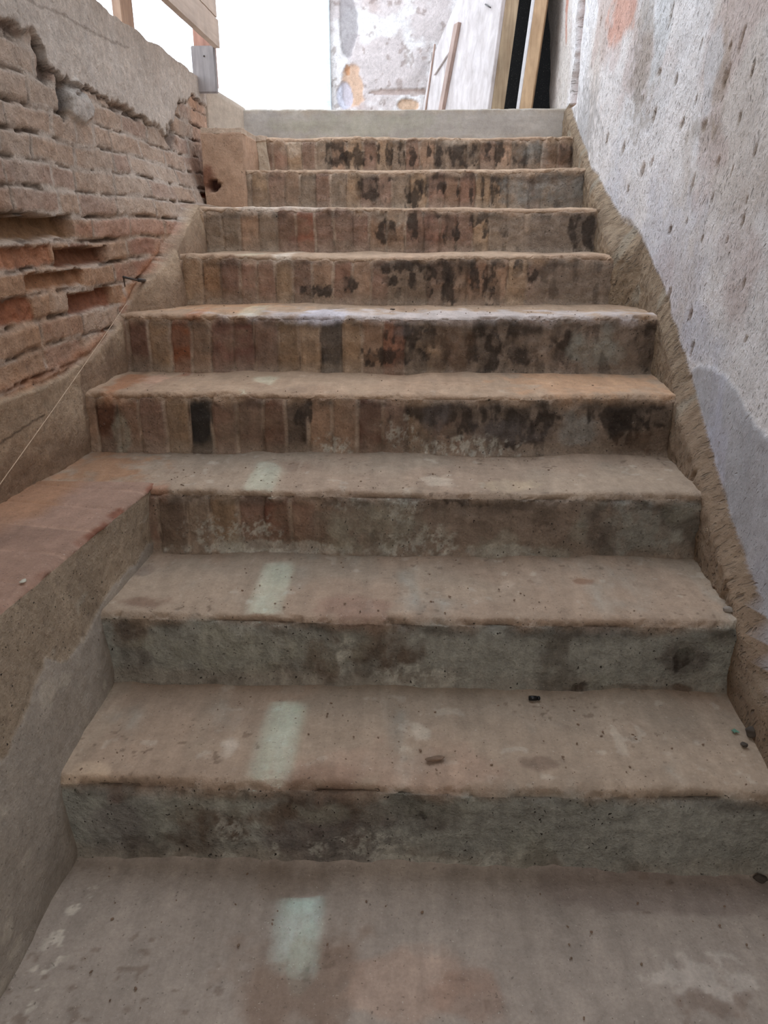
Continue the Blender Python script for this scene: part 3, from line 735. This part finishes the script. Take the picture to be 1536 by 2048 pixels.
# ------------------------------------------------------------------ right wall
def make_right():
    nY = np.r_[np.arange(-1.5, 1.45, .06), np.arange(1.45, 2.6, .0052), np.arange(2.6, 4.66, .007)]
    zl = np.r_[np.arange(-.02, .25, .02), np.arange(.25, 2.45, .0062), np.arange(2.45, 3.3, .06)]
    Y = np.repeat(nY[:, None], len(zl), 1); Z = np.repeat(zl[None], len(nY), 0)
    # the far end leans away: stretch the last stretch with height
    endk = sstep(4.2, 4.655, Y)
    Yp = Y + endk * (np.clip(Z - 1.71, 0, 1) * .55 + (fbm(Z * 9, Z * 0, 3, 801) - .5) * .05)
    XW = pnoise(Y, [(-1.5, .70), (1.08, .715), (1.45, .742), (1.8, .763), (2.1, .780), (2.41, .795), (2.75, .775), (3.0, .755), (3.4, .745), (3.8, .75), (4.1, .757), (5, .76)])
    RF = pnoise(Y, [(-1.5, .665), (1.08, .676), (1.40, .697), (1.74, .721), (2.07, .738), (2.36, .768), (2.66, .772), (2.76, .690), (3.09, .708), (3.42, .719), (3.76, .729), (4.1, .735), (4.11, .757), (5, .757)])
    zl_ = pnoise(Y, [(-1.5, 0), (.75, .0)] + [(YK[i] - .02, ZK[i] - .02) for i in range(10)] + [(5, 1.64)])
    hsk = pnoise(Y, [(0, .04), (1.2, .045), (2.0, .05), (2.35, .06), (2.7, .11), (2.95, .055), (3.5, .03), (4.0, .04), (4.2, .03)])
    t = np.clip((Z - zl_ + (fbm(Y * 8, Z * 8, 4, 802) - .5) * .035) / hsk, 0, 1)
    ts = t * t * (3 - 2 * t)
    skirt = 1 - sstep(.80, 1.0, t)
    Zx = Z - (RF * (1 - ts) + XW * ts) * 1.6
    X = RF * (1 - ts) + XW * ts
    X += (fbm(Y * 3, Z * 3, 4, 803) - .5) * .020 * ts + (fbm(Y * 22, Z * 14, 3, 804) - .5) * .006
    g0 = 0
    rough = skirt * sstep(.3, .6, fbm(Y * 6, Z * 6, 3, 805))
    X += skirt * (fbm(Y * 50, Zx * 50, 4, 806) - .5) * .010
    col = lin((228, 223, 220)) * (.90 + .2 * fbm(Y * 4, Z * 3, 5, 807))[..., None]
    # damp, warmer and paler washes
    col = mixc(col, (192, 176, 160), sstep(.50, .66, fbm(Y * 3 + 3, Z * 2.2, 5, 808)) * .5)
    col = mixc(col, (226, 225, 226), sstep(.52, .68, fbm(Y * 2.4, Z * 2 + 5, 5, 809)) * .6)
    col = mixc(col, (190, 168, 160), sstep(.55, .7, fbm(Y * 4, Z * 5 + 9, 4, 810)) * .5)
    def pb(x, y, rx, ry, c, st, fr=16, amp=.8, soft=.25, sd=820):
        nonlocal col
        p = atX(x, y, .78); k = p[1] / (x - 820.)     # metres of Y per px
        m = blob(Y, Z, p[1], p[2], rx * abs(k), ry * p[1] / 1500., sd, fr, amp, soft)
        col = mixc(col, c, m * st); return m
    pb(1268, 5, 26, 48, (204, 150, 128), .75)
    pb(1300, 70, 10, 110, (140, 126, 110), .45, 40, 1.6, .4); pb(1295, 150, 20, 70, (156, 144, 130), .45, 40, 1.8, .5)
    pb(1180, 260, 30, 70, (140, 136, 132), .5, 40, 1.5, .4); pb(1400, 260, 30, 22, (148, 134, 118), .45, 50, 1.9, .5); pb(1440, 150, 12, 70, (152, 134, 112), .45, 40, 1.6, .5)
    pb(1420, 130, 18, 60, (206, 206, 206), .6); pb(1330, 50, 14, 70, (206, 208, 208), .6)
    pb(1310, 560, 70, 130, (204, 203, 212), .45, 12, 1.2, .5); pb(1390, 680, 50, 60, (200, 203, 216), .5, 12, .8, .4)  # purplish plaster tint with bluish light painted in
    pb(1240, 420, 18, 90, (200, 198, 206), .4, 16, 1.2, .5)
    # mauve-grey patch repair with curved upper edge, bluish light mixed into its colour
    bd = [atX(*p, .78) for p in ((1700, 980), (1600, 900), (1536, 850), (1500, 790), (1470, 755), (1430, 735), (1400, 728), (1378, 740), (1368, 770), (1340, 830))]
    yb = [(b[1], b[2]) for b in bd][::1]; yb.sort()
    zb = pnoise(Y, yb) + (fbm(Y * 14, Z * 14, 3, 830) - .5) * .02
    patch = (1 - sstep(-.003, .004, Z - zb)) * (1 - sstep(2.08, 2.12, Y + (fbm(Y * 9, Z * 9, 3, 831) - .5) * .04))
    pcx = lin((180, 178, 180)) * (.9 + .2 * fbm(Y * 5, Z * 5, 4, 832))[..., None]
    pcx = mixc(pcx, (192, 191, 204), sstep(.5, .66, fbm(Y * 5, Z * 4, 4, 833)) * .5)
    col = col * (1 - patch[..., None]) + pcx * patch[..., None]
    X = X + .004 * (1 - patch) - .003
    # yellowish raw render on the skirt
    skc = lin((160, 140, 116)) * (.75 + .5 * fbm(Y * 16, Zx * 16, 5, 834))[..., None]
    skc = mixc(skc, (118, 98, 78), sstep(.52, .62, fbm(Y * 60, Zx * 60, 3, 835)) * .6)
    skc = mixc(skc, (140, 118, 98), (1 - sstep(1.9, 2.3, Y)) * .6)
    skc = mixc(skc, (178, 178, 164), sstep(.62, .72, fbm(Y * 9, Zx * 9, 3, 836)) * .3)
    wid = 1 - sstep(.85, 1.0, t)
    # extra strip of raw render climbing above the skirt
    ex = 1 - sstep(0, .02, Z - zl_ - hsk + .02 - (fbm(Y * 7, Z * 7, 4, 837) - .5) * .07)
    mk = np.maximum(wid, ex * .8 * (Y < 4.1))
    col = col * (1 - mk[..., None]) + skc * mk[..., None]
    # big gouges
    G = [(1325, 590, 5, 20), (1373, 632, 7, 16), (1378, 700, 4, 22), (1376, 757, 5, 16), (1428, 955, 6, 22), (1516, 1195, 12, 34), (1522, 1162, 5, 18), (1495, 570, 5, 16), (1377, 375, 5, 32), (1478, 240, 6, 22),
         (1398, 255, 12, 20), (1285, 340, 5, 24), (1430, 325, 6, 16), (1446, 160, 9, 34), (1480, 80, 7, 30), (1352, 250, 7, 16), (1307, 230, 4, 18), (1254, 300, 4, 22), (1232, 425, 5, 22), (1272, 530, 3, 14),
         (1330, 460, 5, 14), (1490, 445, 4, 20), (1460, 480, 4, 6), (1400, 480, 4, 12), (1217, 45, 3, 16), (1228, 280, 3, 20), (1300, 325, 3, 16), (1390, 90, 4, 16), (1455, 96, 4, 10), (1500, 680, 3, 14), (1466, 340, 3, 20), (1232, 450, 4, 12),
         (1345, 160, 5, 16), (1318, 145, 6, 10), (1380, 200, 4, 14), (1290, 200, 4, 12), (1340, 30, 4, 30), (1520, 300, 5, 20), (1510, 140, 5, 26), (1421, 395, 3, 14), (1365, 445, 3, 12), (1500, 400, 3, 12), (1260, 380, 3, 16)]
    gm = np.zeros_like(Y)
    for i, (x, y, rx, ry) in enumerate(G):
        p = atX(x, y, .775); kk = p[1] / (x - 820.); a = .5
        u = (Y - p[1]) + (Z - p[2]) * .42
        ru = max(rx * kk * .5, .0045); rv = ry * p[1] / 1500. * (.8 if i < 8 else .6)
        sel = (np.abs(Y - p[1]) < .3) & (np.abs(Z - p[2]) < .3)
        dd = np.sqrt((u / ru) ** 2 + ((Z - p[2]) / rv) ** 2) + (fbm(Y * 60, Z * 40, 2, 840 + i) - .5) * .9
        gm = np.maximum(gm, np.where(sel, 1 - sstep(.7, 1.15, dd), 0))
    X += gm * .007
    col = mixc(col, (150, 132, 112), gm * .6)
    # open crevice with red brick in it, near the landing
    cy = 3.99 + (fbm(Z * 8, Z * 0, 3, 850) - .5) * .05
    cvw = .085 + (fbm(Z * 11, Z * 0 + 4, 3, 851) - .5) * .06
    cv = (1 - sstep(cvw * .9, cvw, np.abs(Y - cy))) * sstep(1.63, 1.68, Z) * (1 - sstep(2.04, 2.14, Z))
    X += cv * .11
    cvc = lin((168, 98, 70)) * (.35 + .8 * fbm(Y * 30, Z * 22, 4, 852))[..., None]
    cvc = mixc(cvc, (120, 100, 84), sstep(.5, .6, fbm(Y * 12, Z * 9, 3, 853)) * .8)
    col = col * (1 - cv[..., None]) + cvc * cv[..., None]
    fl = sstep(4.20, 4.24, Y); col = mixc(col, (214, 206, 198), fl * .6)
    col = mixc(col, (196, 120, 90), blob(Y, Z, 4.32, 2.25, .03, .25, 854, 14, 1.0, .3) * .7)
    rgh = (.75 + .9 * np.maximum(wid, ex)) * (1 - .45 * patch)
    P = np.stack([X, Yp, Z], -1)
    # returns into the doorway so the wall has thickness
    ret = P[-1:].copy(); ret[..., 0] += .30
    P = np.concatenate([P, ret], 0); col = np.concatenate([col, col[-1:]], 0); rgh = np.concatenate([rgh, rgh[-1:]], 0)
    o = grid('wall_right', P, col, rgh, M_RIGHT, flip=True)
    tag(o, kind='structure')
make_right()

# ------------------------------------------------------------------ landing, far wall, dark room on the right, ceiling and rear wall
def slab(name, lo, hi, mat, c, rgh=.5, bev=0, kind='structure'):
    bm = box_bm(lo, hi, bev)
    o = bmobj(name, bm, mat); seed_attr(o, c, rgh)
    if kind: tag(o, kind=kind)
    return o
slab('floor', (-1.2, 4.35, 1.50), (2.6, 8.2, 1.640), M_SMOOTH, (180, 170, 156))
slab('wall_back', (-1.3, -1.62, -.1), (1.1, -1.5, 3.0), M_CEM, (150, 140, 128))
slab('ceiling', (-1.3, -1.5, 2.90), (1.1, 1.55, 3.05), M_CEM, (150, 138, 124))
DK = (20, 19, 18)  # darkness of the unlit room put into its wall colour
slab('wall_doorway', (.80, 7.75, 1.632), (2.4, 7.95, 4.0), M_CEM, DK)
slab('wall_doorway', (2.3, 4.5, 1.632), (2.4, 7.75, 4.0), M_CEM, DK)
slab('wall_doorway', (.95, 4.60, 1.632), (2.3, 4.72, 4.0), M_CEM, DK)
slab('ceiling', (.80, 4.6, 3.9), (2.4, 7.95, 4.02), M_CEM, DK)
slab('wall_lintel', (.80, 4.75, 3.3), (1.0, 7.75, 3.9), M_CEM, (190, 180, 170))
def make_far():
    xs = np.arange(-.79, 1.2, .012); zs = np.arange(1.62, 4.2, .012)
    X, Z = np.meshgrid(xs, zs, indexing='ij')
    Y = 8.0 + (fbm(X * 4, Z * 4, 4, 901) - .5) * .04
    col = lin((204, 193, 190)) * (.85 + .3 * fbm(X * 3, Z * 3, 5, 902))[..., None]
    col = mixc(col, (176, 150, 140), sstep(.50, .64, fbm(X * 2.2, Z * 2, 5, 903)) * .5)
    col = mixc(col, (236, 232, 230), sstep(.50, .62, fbm(X * 4 + 5, Z * 5, 5, 904)) * .7)
    col = mixc(col, (130, 108, 96), sstep(.66, .72, fbm(X * 18, Z * 16, 4, 905)) * .5)
    def pb(x0, x1, y0, y1, c, st, amp=.5, sd=910, fr=7):
        nonlocal col, Y
        p = atY(x0, y1, 8); q = atY(x1, y0, 8)
        m = blob(X, Z, (p[0] + q[0]) / 2, (p[2] + q[2]) / 2, abs(q[0] - p[0]) / 2 * 1.1, abs(q[2] - p[2]) / 2 * 1.1, sd, fr, amp, .08)
        col = mixc(col, c, m * st); Y += m * .02
    pb(680, 712, -20, 105, (158, 152, 152), .85, sd=911)
    pb(682, 728, 140, 212, (206, 172, 146), .9, sd=912); pb(675, 702, 165, 216, (196, 198, 214), .7, sd=913)
    pb(795, 836, 198, 222, (204, 170, 140), .9, .3, sd=914); pb(690, 700, 128, 150, (200, 150, 110), .8)
    pb(740, 880, 180, 190, (170, 140, 124), .5, .9)
    # side return so it is a wall with thickness
    P = np.stack([X, Y, Z], -1); ret = P[:1].copy(); ret[..., 1] += .3
    P = np.concatenate([ret, P], 0); col = np.concatenate([col[:1], col], 0)
    o = grid('wall_far', P, col, np.full(P.shape[:2], .8), M_CEM); tag(o, kind='structure')
make_far()
slab('trim_2', (-.80, 7.95, 1.63), (-.755, 8.05, 4.2), M_SMOOTH, (214, 224, 228), .2, .004)

# ------------------------------------------------------------------ timber railing on the parapet
W_PALE = wood('pale planed board', (196, 178, 162), (182, 162, 146), (30, 3, 40))
W_RED = wood('reddish post timber', (176, 134, 116), (150, 108, 92), (40, 40, 4))
W_GREY = wood('grey offcut timber', (158, 152, 150), (130, 124, 124), (40, 40, 4))
W_OLD = wood('old door edge timber', (176, 156, 128), (146, 124, 98), (30, 30, 4))
W_TAN = wood('tan door edge timber', (188, 158, 124), (160, 130, 98), (30, 30, 4))
W_WHITE = wood('bleached door planks', (200, 192, 190), (168, 158, 154), (16, 10, 6), .08)
W_STRIP = wood('brown batten timber', (170, 146, 134), (140, 116, 104), (40, 40, 4))
NAIL = plain('dark iron', (60, 54, 50), .5)
rail = empty('timber_railing', (-.9, 3.3, 1.70))
tag(rail, 'makeshift railing of pale boards nailed to posts on top of the left parapet', 'railing')
def tilted_box(lo, hi, bev, rot, piv):
    bm = box_bm(lo, hi, bev)
    bmesh.ops.rotate(bm, verts=bm.verts, cent=piv, matrix=rot)
    return bm
bmobj('post', box_bm((-.965, 2.80, 1.69), (-.935, 2.915, 2.6), .002), wood('post timber', (196, 166, 142), (168, 138, 118), (40, 40, 4)), rail)
p2 = bmobj('post', box_bm((-.940, 3.705, 1.68), (-.856, 3.76, 2.6), .003), W_RED, rail)
blk = bmobj('offcut_block', box_bm((-.945, 3.672, 1.655), (-.846, 3.704, 1.832), .003), W_GREY, p2)
blk.location = (0, 0, 0)
def board(z0, z1, yend, x=-.848):
    bm = bmesh.new()
    ys = np.linspace(2.0, yend, 40)
    rs = np.random.RandomState(int(z0 * 1000))
    rings = []
    for i, y in enumerate(ys):
        j = (rs.rand() - .5) * .0012
        rings.append([bm.verts.new((x, y, z0 + j)), bm.verts.new((x, y, z1 + j)), bm.verts.new((x + .024, y, z1 - .001 + j)), bm.verts.new((x + .024, y, z0 + .001 + j))])
    for a, b in zip(rings[:-1], rings[1:]):
        for q in range(4): bm.faces.new((a[q], b[q], b[(q + 1) % 4], a[(q + 1) % 4]))
    bm.faces.new(rings[0]); bm.faces.new(rings[-1][::-1])
    bmesh.ops.recalc_face_normals(bm, faces=bm.faces)
    return bmobj('rail_board', bm, W_PALE, rail)
pA = atX(440, 97, -.824)
board(pA[2], pA[2] + .105, pA[1]); board(pA[2] + .108, pA[2] + .215, pA[1] - .02); board(pA[2] + .218, pA[2] + .32, pA[1] - .02)
nb = bmesh.new(); bmesh.ops.create_icosphere(nb, subdivisions=1, radius=.004, matrix=Matrix.Translation(Vector(atY(408, 112, 3.67))))
nn_ = bmobj('knot', nb, NAIL, blk); nn_.location = Vector((0, 0, 0))

# ------------------------------------------------------------------ old doors leaning on the right of the landing
ZL = 1.642
def door(name, lab, p0, d, th, lean, poly_px, face_mat, edge_mat, cat='door'):
    d = np.array([d[0], d[1], 0.]); d /= np.linalg.norm(d)
    per = np.array([d[1], -d[0], 0.])                    # to the right
    up = per * math.sin(lean) + np.array([0, 0, 1]) * math.cos(lean)
    nrm = np.cross(d, up); nrm /= np.linalg.norm(nrm)
    if nrm[0] < 0: nrm = -nrm                              # thickness direction
    e = empty(name, tuple(p0)); tag(e, lab, cat)
    pts = [onplane(x, y, p0, nrm) for x, y in poly_px]
    return e, d, up, nrm, pts
def prism(pts, off, mat, name, parent, bev=.003):
    bm = bmesh.new()
    a = [bm.verts.new(p) for p in pts]; b = [bm.verts.new(np.array(p) + off) for p in pts]
    bm.faces.new(a); bm.faces.new(b[::-1])
    n = len(a)
    for i in range(n): bm.faces.new((a[i], b[i], b[(i + 1) % n], a[(i + 1) % n]))
    bmesh.ops.recalc_face_normals(bm, faces=bm.faces)
    if bev: bmesh.ops.bevel(bm, geom=list(bm.edges), offset=bev, segments=1, affect='EDGES')
    return bmobj(name, bm, mat, parent)
def clampz(pts): return [np.array(p) if p[2] > ZL else np.array([p[0], p[1], ZL]) for p in pts]
p0 = np.array(atY(972.5, 238, 4.5)); p0[2] = ZL
e1, d1, up1, n1, pts = door('plank_door', 'large bleached plank door with broken far corner leaning at the top right of the stairs', p0, (-.33, .90), .09, math.radians(6.2), [], None, None)
L = 1.2
c_far = p0 + d1 * .98
poly = [p0, p0 + up1 * 1.3]
t1 = onplane(935, -60, p0, n1); t2 = onplane(914, 0, p0, n1); t3 = onplane(880, 78, p0, n1); t4 = onplane(861, 125, p0, n1); t5 = onplane(857, 150, p0, n1)
t6 = onplane(845, 219, p0, n1); t7 = t6 - up1 * ((t6[2] - ZL) / up1[2])
poly += [p0 + up1 * 1.3 + d1 * .25, t1, t2, t3, t4, t5, t6, t7]
leaf = prism(poly, n1 * .022, W_WHITE, 'door_planks', e1)
# stile at the near edge, with the thick edge seen from the stairs
q0 = p0 + n1 * .0221
prism([q0 + d1 * 0, q0 + up1 * 1.3, q0 + up1 * 1.3 + d1 * .09, q0 + d1 * .09], n1 * .075, W_OLD, 'edge_stile', e1)
def strip(xa, ya, xb, yb, wd, out, mat, name):
    a = onplane(xa, ya, p0, n1); b = onplane(xb, yb, p0, n1)
    a = a - up1 * max(0, 0)
    return prism([a, b, b + d1 * wd, a + d1 * wd], -n1 * out, mat, name, e1, .002)
strip(890, 221, 923, 45, .060, .022, W_STRIP, 'batten')
strip(853, 221, 872, 88, .010, .010, W_STRIP, 'batten')
strip(872, 150, 910, 92, .018, .012, W_WHITE, 'brace')
na = onplane(972, 9, p0, n1); nb_ = onplane(985, 16, p0, n1)
def rod(a, b, r, mat, name, parent, seg=8):
    a = Vector(a); b = Vector(b); bm = bmesh.new()
    M = Matrix.Translation((a + b) / 2) @ (b - a).to_track_quat('Z', 'Y').to_matrix().to_4x4()
    bmesh.ops.create_cone(bm, cap_ends=True, segments=seg, radius1=r, radius2=r * .85, depth=(b - a).length, matrix=M)
    return bmobj(name, bm, mat, parent, True)
rod(na - n1 * .004, nb_ - n1 * .012, .004, NAIL, 'bent_nail', e1)
p0b = np.array(atY(1029, 238, 4.5)); p0b[2] = ZL
e2, d2, up2, n2_, _ = door('panel_door', 'second door with white face and tan edge leaning between plank door and dark doorway', p0b, (.20, .98), .06, math.radians(5.5), [], None, None)
d2 = np.array([.20, .98, 0]) / np.hypot(.2, .98)
lw = .85
prism([p0b, p0b + up2 * 1.3, p0b + up2 * 1.3 + d2 * lw, p0b + d2 * lw], n2_ * .018, plain('white painted wood', (214, 212, 212), .6, .08), 'painted_face', e2)
q = p0b + n2_ * .0181
prism([q, q + up2 * 1.3 + n2_ * 0, q + up2 * 1.3 + d2 * .09, q + d2 * .09], n2_ * .062, W_TAN, 'edge_stile', e2)

# ------------------------------------------------------------------ small things
def stone(name, lab, cat, p, r, mat, sq=(1, 1, .7), seed=0, group=None):
    bm = bmesh.new(); bmesh.ops.create_icosphere(bm, subdivisions=3, radius=1)
    rs = random.Random(seed); ph = [rs.uniform(0, 6.28) for _ in range(6)]
    for v in bm.verts:
        n = 1 + .16 * math.sin(2.3 * v.co.x + ph[0]) * math.cos(2.1 * v.co.y + ph[1]) + .10 * math.sin(5 * v.co.z + ph[2] + 3 * v.co.x) + .05 * math.sin(9 * v.co.y + ph[3])
        v.co = Vector((v.co.x * sq[0], v.co.y * sq[1], v.co.z * sq[2])) * n * r
    mz = min(v.co.z for v in bm.verts)
    for v in bm.verts: v.co.z -= mz
    me = bpy.data.meshes.new(name); bm.to_mesh(me); bm.free(); me.materials.append(mat)
    for q in me.polygons: q.use_smooth = True
    o = bpy.data.objects.new(name, me); link(o); o.location = p; o.rotation_euler = (0, 0, rs.uniform(0, 3))
    tag(o, lab, cat, group); return o
S_DK = plain('dark stone', (74, 66, 58), .9, .3); S_BR = plain('brown stone', (120, 98, 80), .9, .3); S_PL = plain('pale chip', (196, 194, 178), .9, .2)
S_GR = plain('grey stone', (140, 132, 122), .9, .3)
def onz(x, y, z, dz=-.001): p = atZ(x, y, z); return (p[0], p[1], z + dz)
stone('stone', 'larger dark pebble on the first step against the right wall', 'stone', onz(1505, 1474, ZK[0]), .0135, S_DK, (1, .9, .8), 1)
stone('stone', 'small dark pebble just in front of the larger one on the first step', 'stone', onz(1488, 1493, ZK[0]), .0065, S_DK, (1, .9, .7), 2)
stone('stone', 'dark brown stone on the second step near the right wall', 'stone', onz(1433, 1176, ZK[1]), .0105, S_BR, (1, .8, .6), 3)
stone('stone', 'pale flat oval stone on the right end of the second step edge', 'stone', onz(1458, 1224, ZK[1]), .0125, S_GR, (1.1, .7, .45), 4)
stone('stone', 'dark stone lying on the floor at the foot of the right wall', 'stone', onz(1520, 1762, 0), .010, S_DK, (1.1, .8, .7), 5)
stone('plaster_chip', 'white plaster chip on the brick top of the low side wall', 'plaster chip', onz(46, 1164, .506, .0), .006, S_PL, (1.3, .8, .35), 6)
stone('mortar_lump', 'flat crumbled mortar lump near the front edge of the first step', 'mortar lump', onz(870, 1517, ZK[0], -.003), .010, S_BR, (1.8, .7, .28), 7)
stone('leaf_scrap', 'tiny dark scrap in the middle of the fifth step', 'scrap', onz(785, 620, ZK[4], 0), .007, S_DK, (1.4, .6, .3), 8)
def flatbit(name, lab, cat, x, y, z, pts, th, mat):
    c = atZ(x, y, z); bm = bmesh.new()
    a = [bm.verts.new((px, py, 0)) for px, py in pts]; b = [bm.verts.new((px, py, th)) for px, py in pts]
    bm.faces.new(a[::-1]); bm.faces.new(b)
    for i in range(len(a)): bm.faces.new((a[i], a[(i + 1) % len(a)], b[(i + 1) % len(a)], b[i]))
    o = bmobj(name, bm, mat); o.location = (c[0], c[1], z + .001); tag(o, lab, cat); return o
flatbit('glass_shard', 'small green glass shard on the first step near the right wall', 'shard', 1470, 1464, ZK[0], [(-.006, .003), (.002, .008), (.007, -.004), (0, -.002), (-.003, -.006)], .0015, plain('green glass', (100, 140, 122), .3))
# black cap
pc = atZ(1068, 1401, ZK[0])
cap = empty('black_plug', (pc[0], pc[1], ZK[0] + .0055)); tag(cap, 'small black cylindrical plug lying on the first step', 'plug')
PL = plain('black plastic', (22, 22, 24), .35, .1)
def cyl(a, b, r, name, mat, parent, bev=.0012):
    bm = bmesh.new(); a = Vector(a); b = Vector(b)
    M = Matrix.Translation((a + b) / 2) @ (b - a).to_track_quat('Z', 'Y').to_matrix().to_4x4()
    bmesh.ops.create_cone(bm, cap_ends=True, segments=24, radius1=r, radius2=r, depth=(b - a).length, matrix=M)
    bmesh.ops.bevel(bm, geom=[e for e in bm.edges if len(e.link_faces) == 2 and e.calc_face_angle(0) > .8], offset=bev, segments=2, affect='EDGES')
    return bmobj(name, bm, mat, parent, True)
cz = ZK[0] + .0055
cyl((pc[0] - .0115, pc[1], cz), (pc[0] + .006, pc[1] + .0005, cz), .0053, 'plug_body', PL, cap)
cyl((pc[0] + .006, pc[1] + .0005, cz), (pc[0] + .0125, pc[1] + .0006, cz), .0046, 'plug_neck', PL, cap)
# iron hook in the brick wall
hk = np.array(atX(268, 560, LWX + .05))
h = empty('wall_spike', tuple(hk)); tag(h, 'bent iron spike sticking out of the brick wall above the string', 'spike')
ha = atX(247, 554, LWX + .085); hb = atX(284, 563, LWX + .045)
rod(ha, hb, .0035, NAIL, 'shank', h)
rod(atX(277, 560, LWX + .06), atX(290, 561, LWX + .048), .006, NAIL, 'wire_wrap', h)
rod(atX(247, 554, LWX + .084), atX(250, 573, LWX + .052), .0022, NAIL, 'bent_tip', h)
# string
def tube_mesh(name, pts, r, mat):
    bm = bmesh.new(); rings = []
    for p in pts: rings.append([bm.verts.new((p[0] + r * math.cos(a), p[1], p[2] + r * math.sin(a))) for a in np.linspace(0, 2 * math.pi, 7)[:-1]])
    for a, b in zip(rings[:-1], rings[1:]):
        for q in range(6): bm.faces.new((a[q], a[(q + 1) % 6], b[(q + 1) % 6], b[q]))
    return bmobj(name, bm, mat, None, True)
A = np.array(atX(252, 608, LWX + .045)); B = np.array(atX(20, 935, LWX + .06)); B2 = A + (B - A) * 1.45
pts = [A + (B2 - A) * t + np.array([0, 0, -.006 * math.sin(math.pi * t)]) for t in np.linspace(0, 1, 24)]
o = tube_mesh('string', pts, .0010, plain('pale twine', (200, 176, 150), .8))
tag(o, 'thin pale string stretched down along the brick wall', 'string')
# scattered grit on the treads: one uncountable dusting
def grit():
    rs = np.random.RandomState(9); bm = bmesh.new()
    for i in range(900):
        k = rs.choice([-1, 0, 0, 1, 1, 2, 2, 3, 4]); 
        if k < 0: x = rs.uniform(-.55, .62); y = rs.uniform(.70, 1.05); z = .002
        else: x = rs.uniform(LX[k] + .03, RX[k] - .04); y = YK[k] + .03 + rs.rand() ** 1.3 * (TR[k] - .06); z = ZK[k] - .001
        r = .0008 + .0018 * rs.rand() ** 3
        M = Matrix.Translation((x, y, z + r * .3)) @ Matrix.Rotation(rs.rand() * 6, 4, 'Z') @ Matrix.Diagonal((r * (1 + rs.rand()), r, r * .7, 1))
        bmesh.ops.create_icosphere(bm, subdivisions=1, radius=1, matrix=M)
    o = bmobj('grit', bm, S_BR); tag(o, 'fine grit and crumbs scattered over the treads of the stairs', 'grit', kind='stuff')
grit()
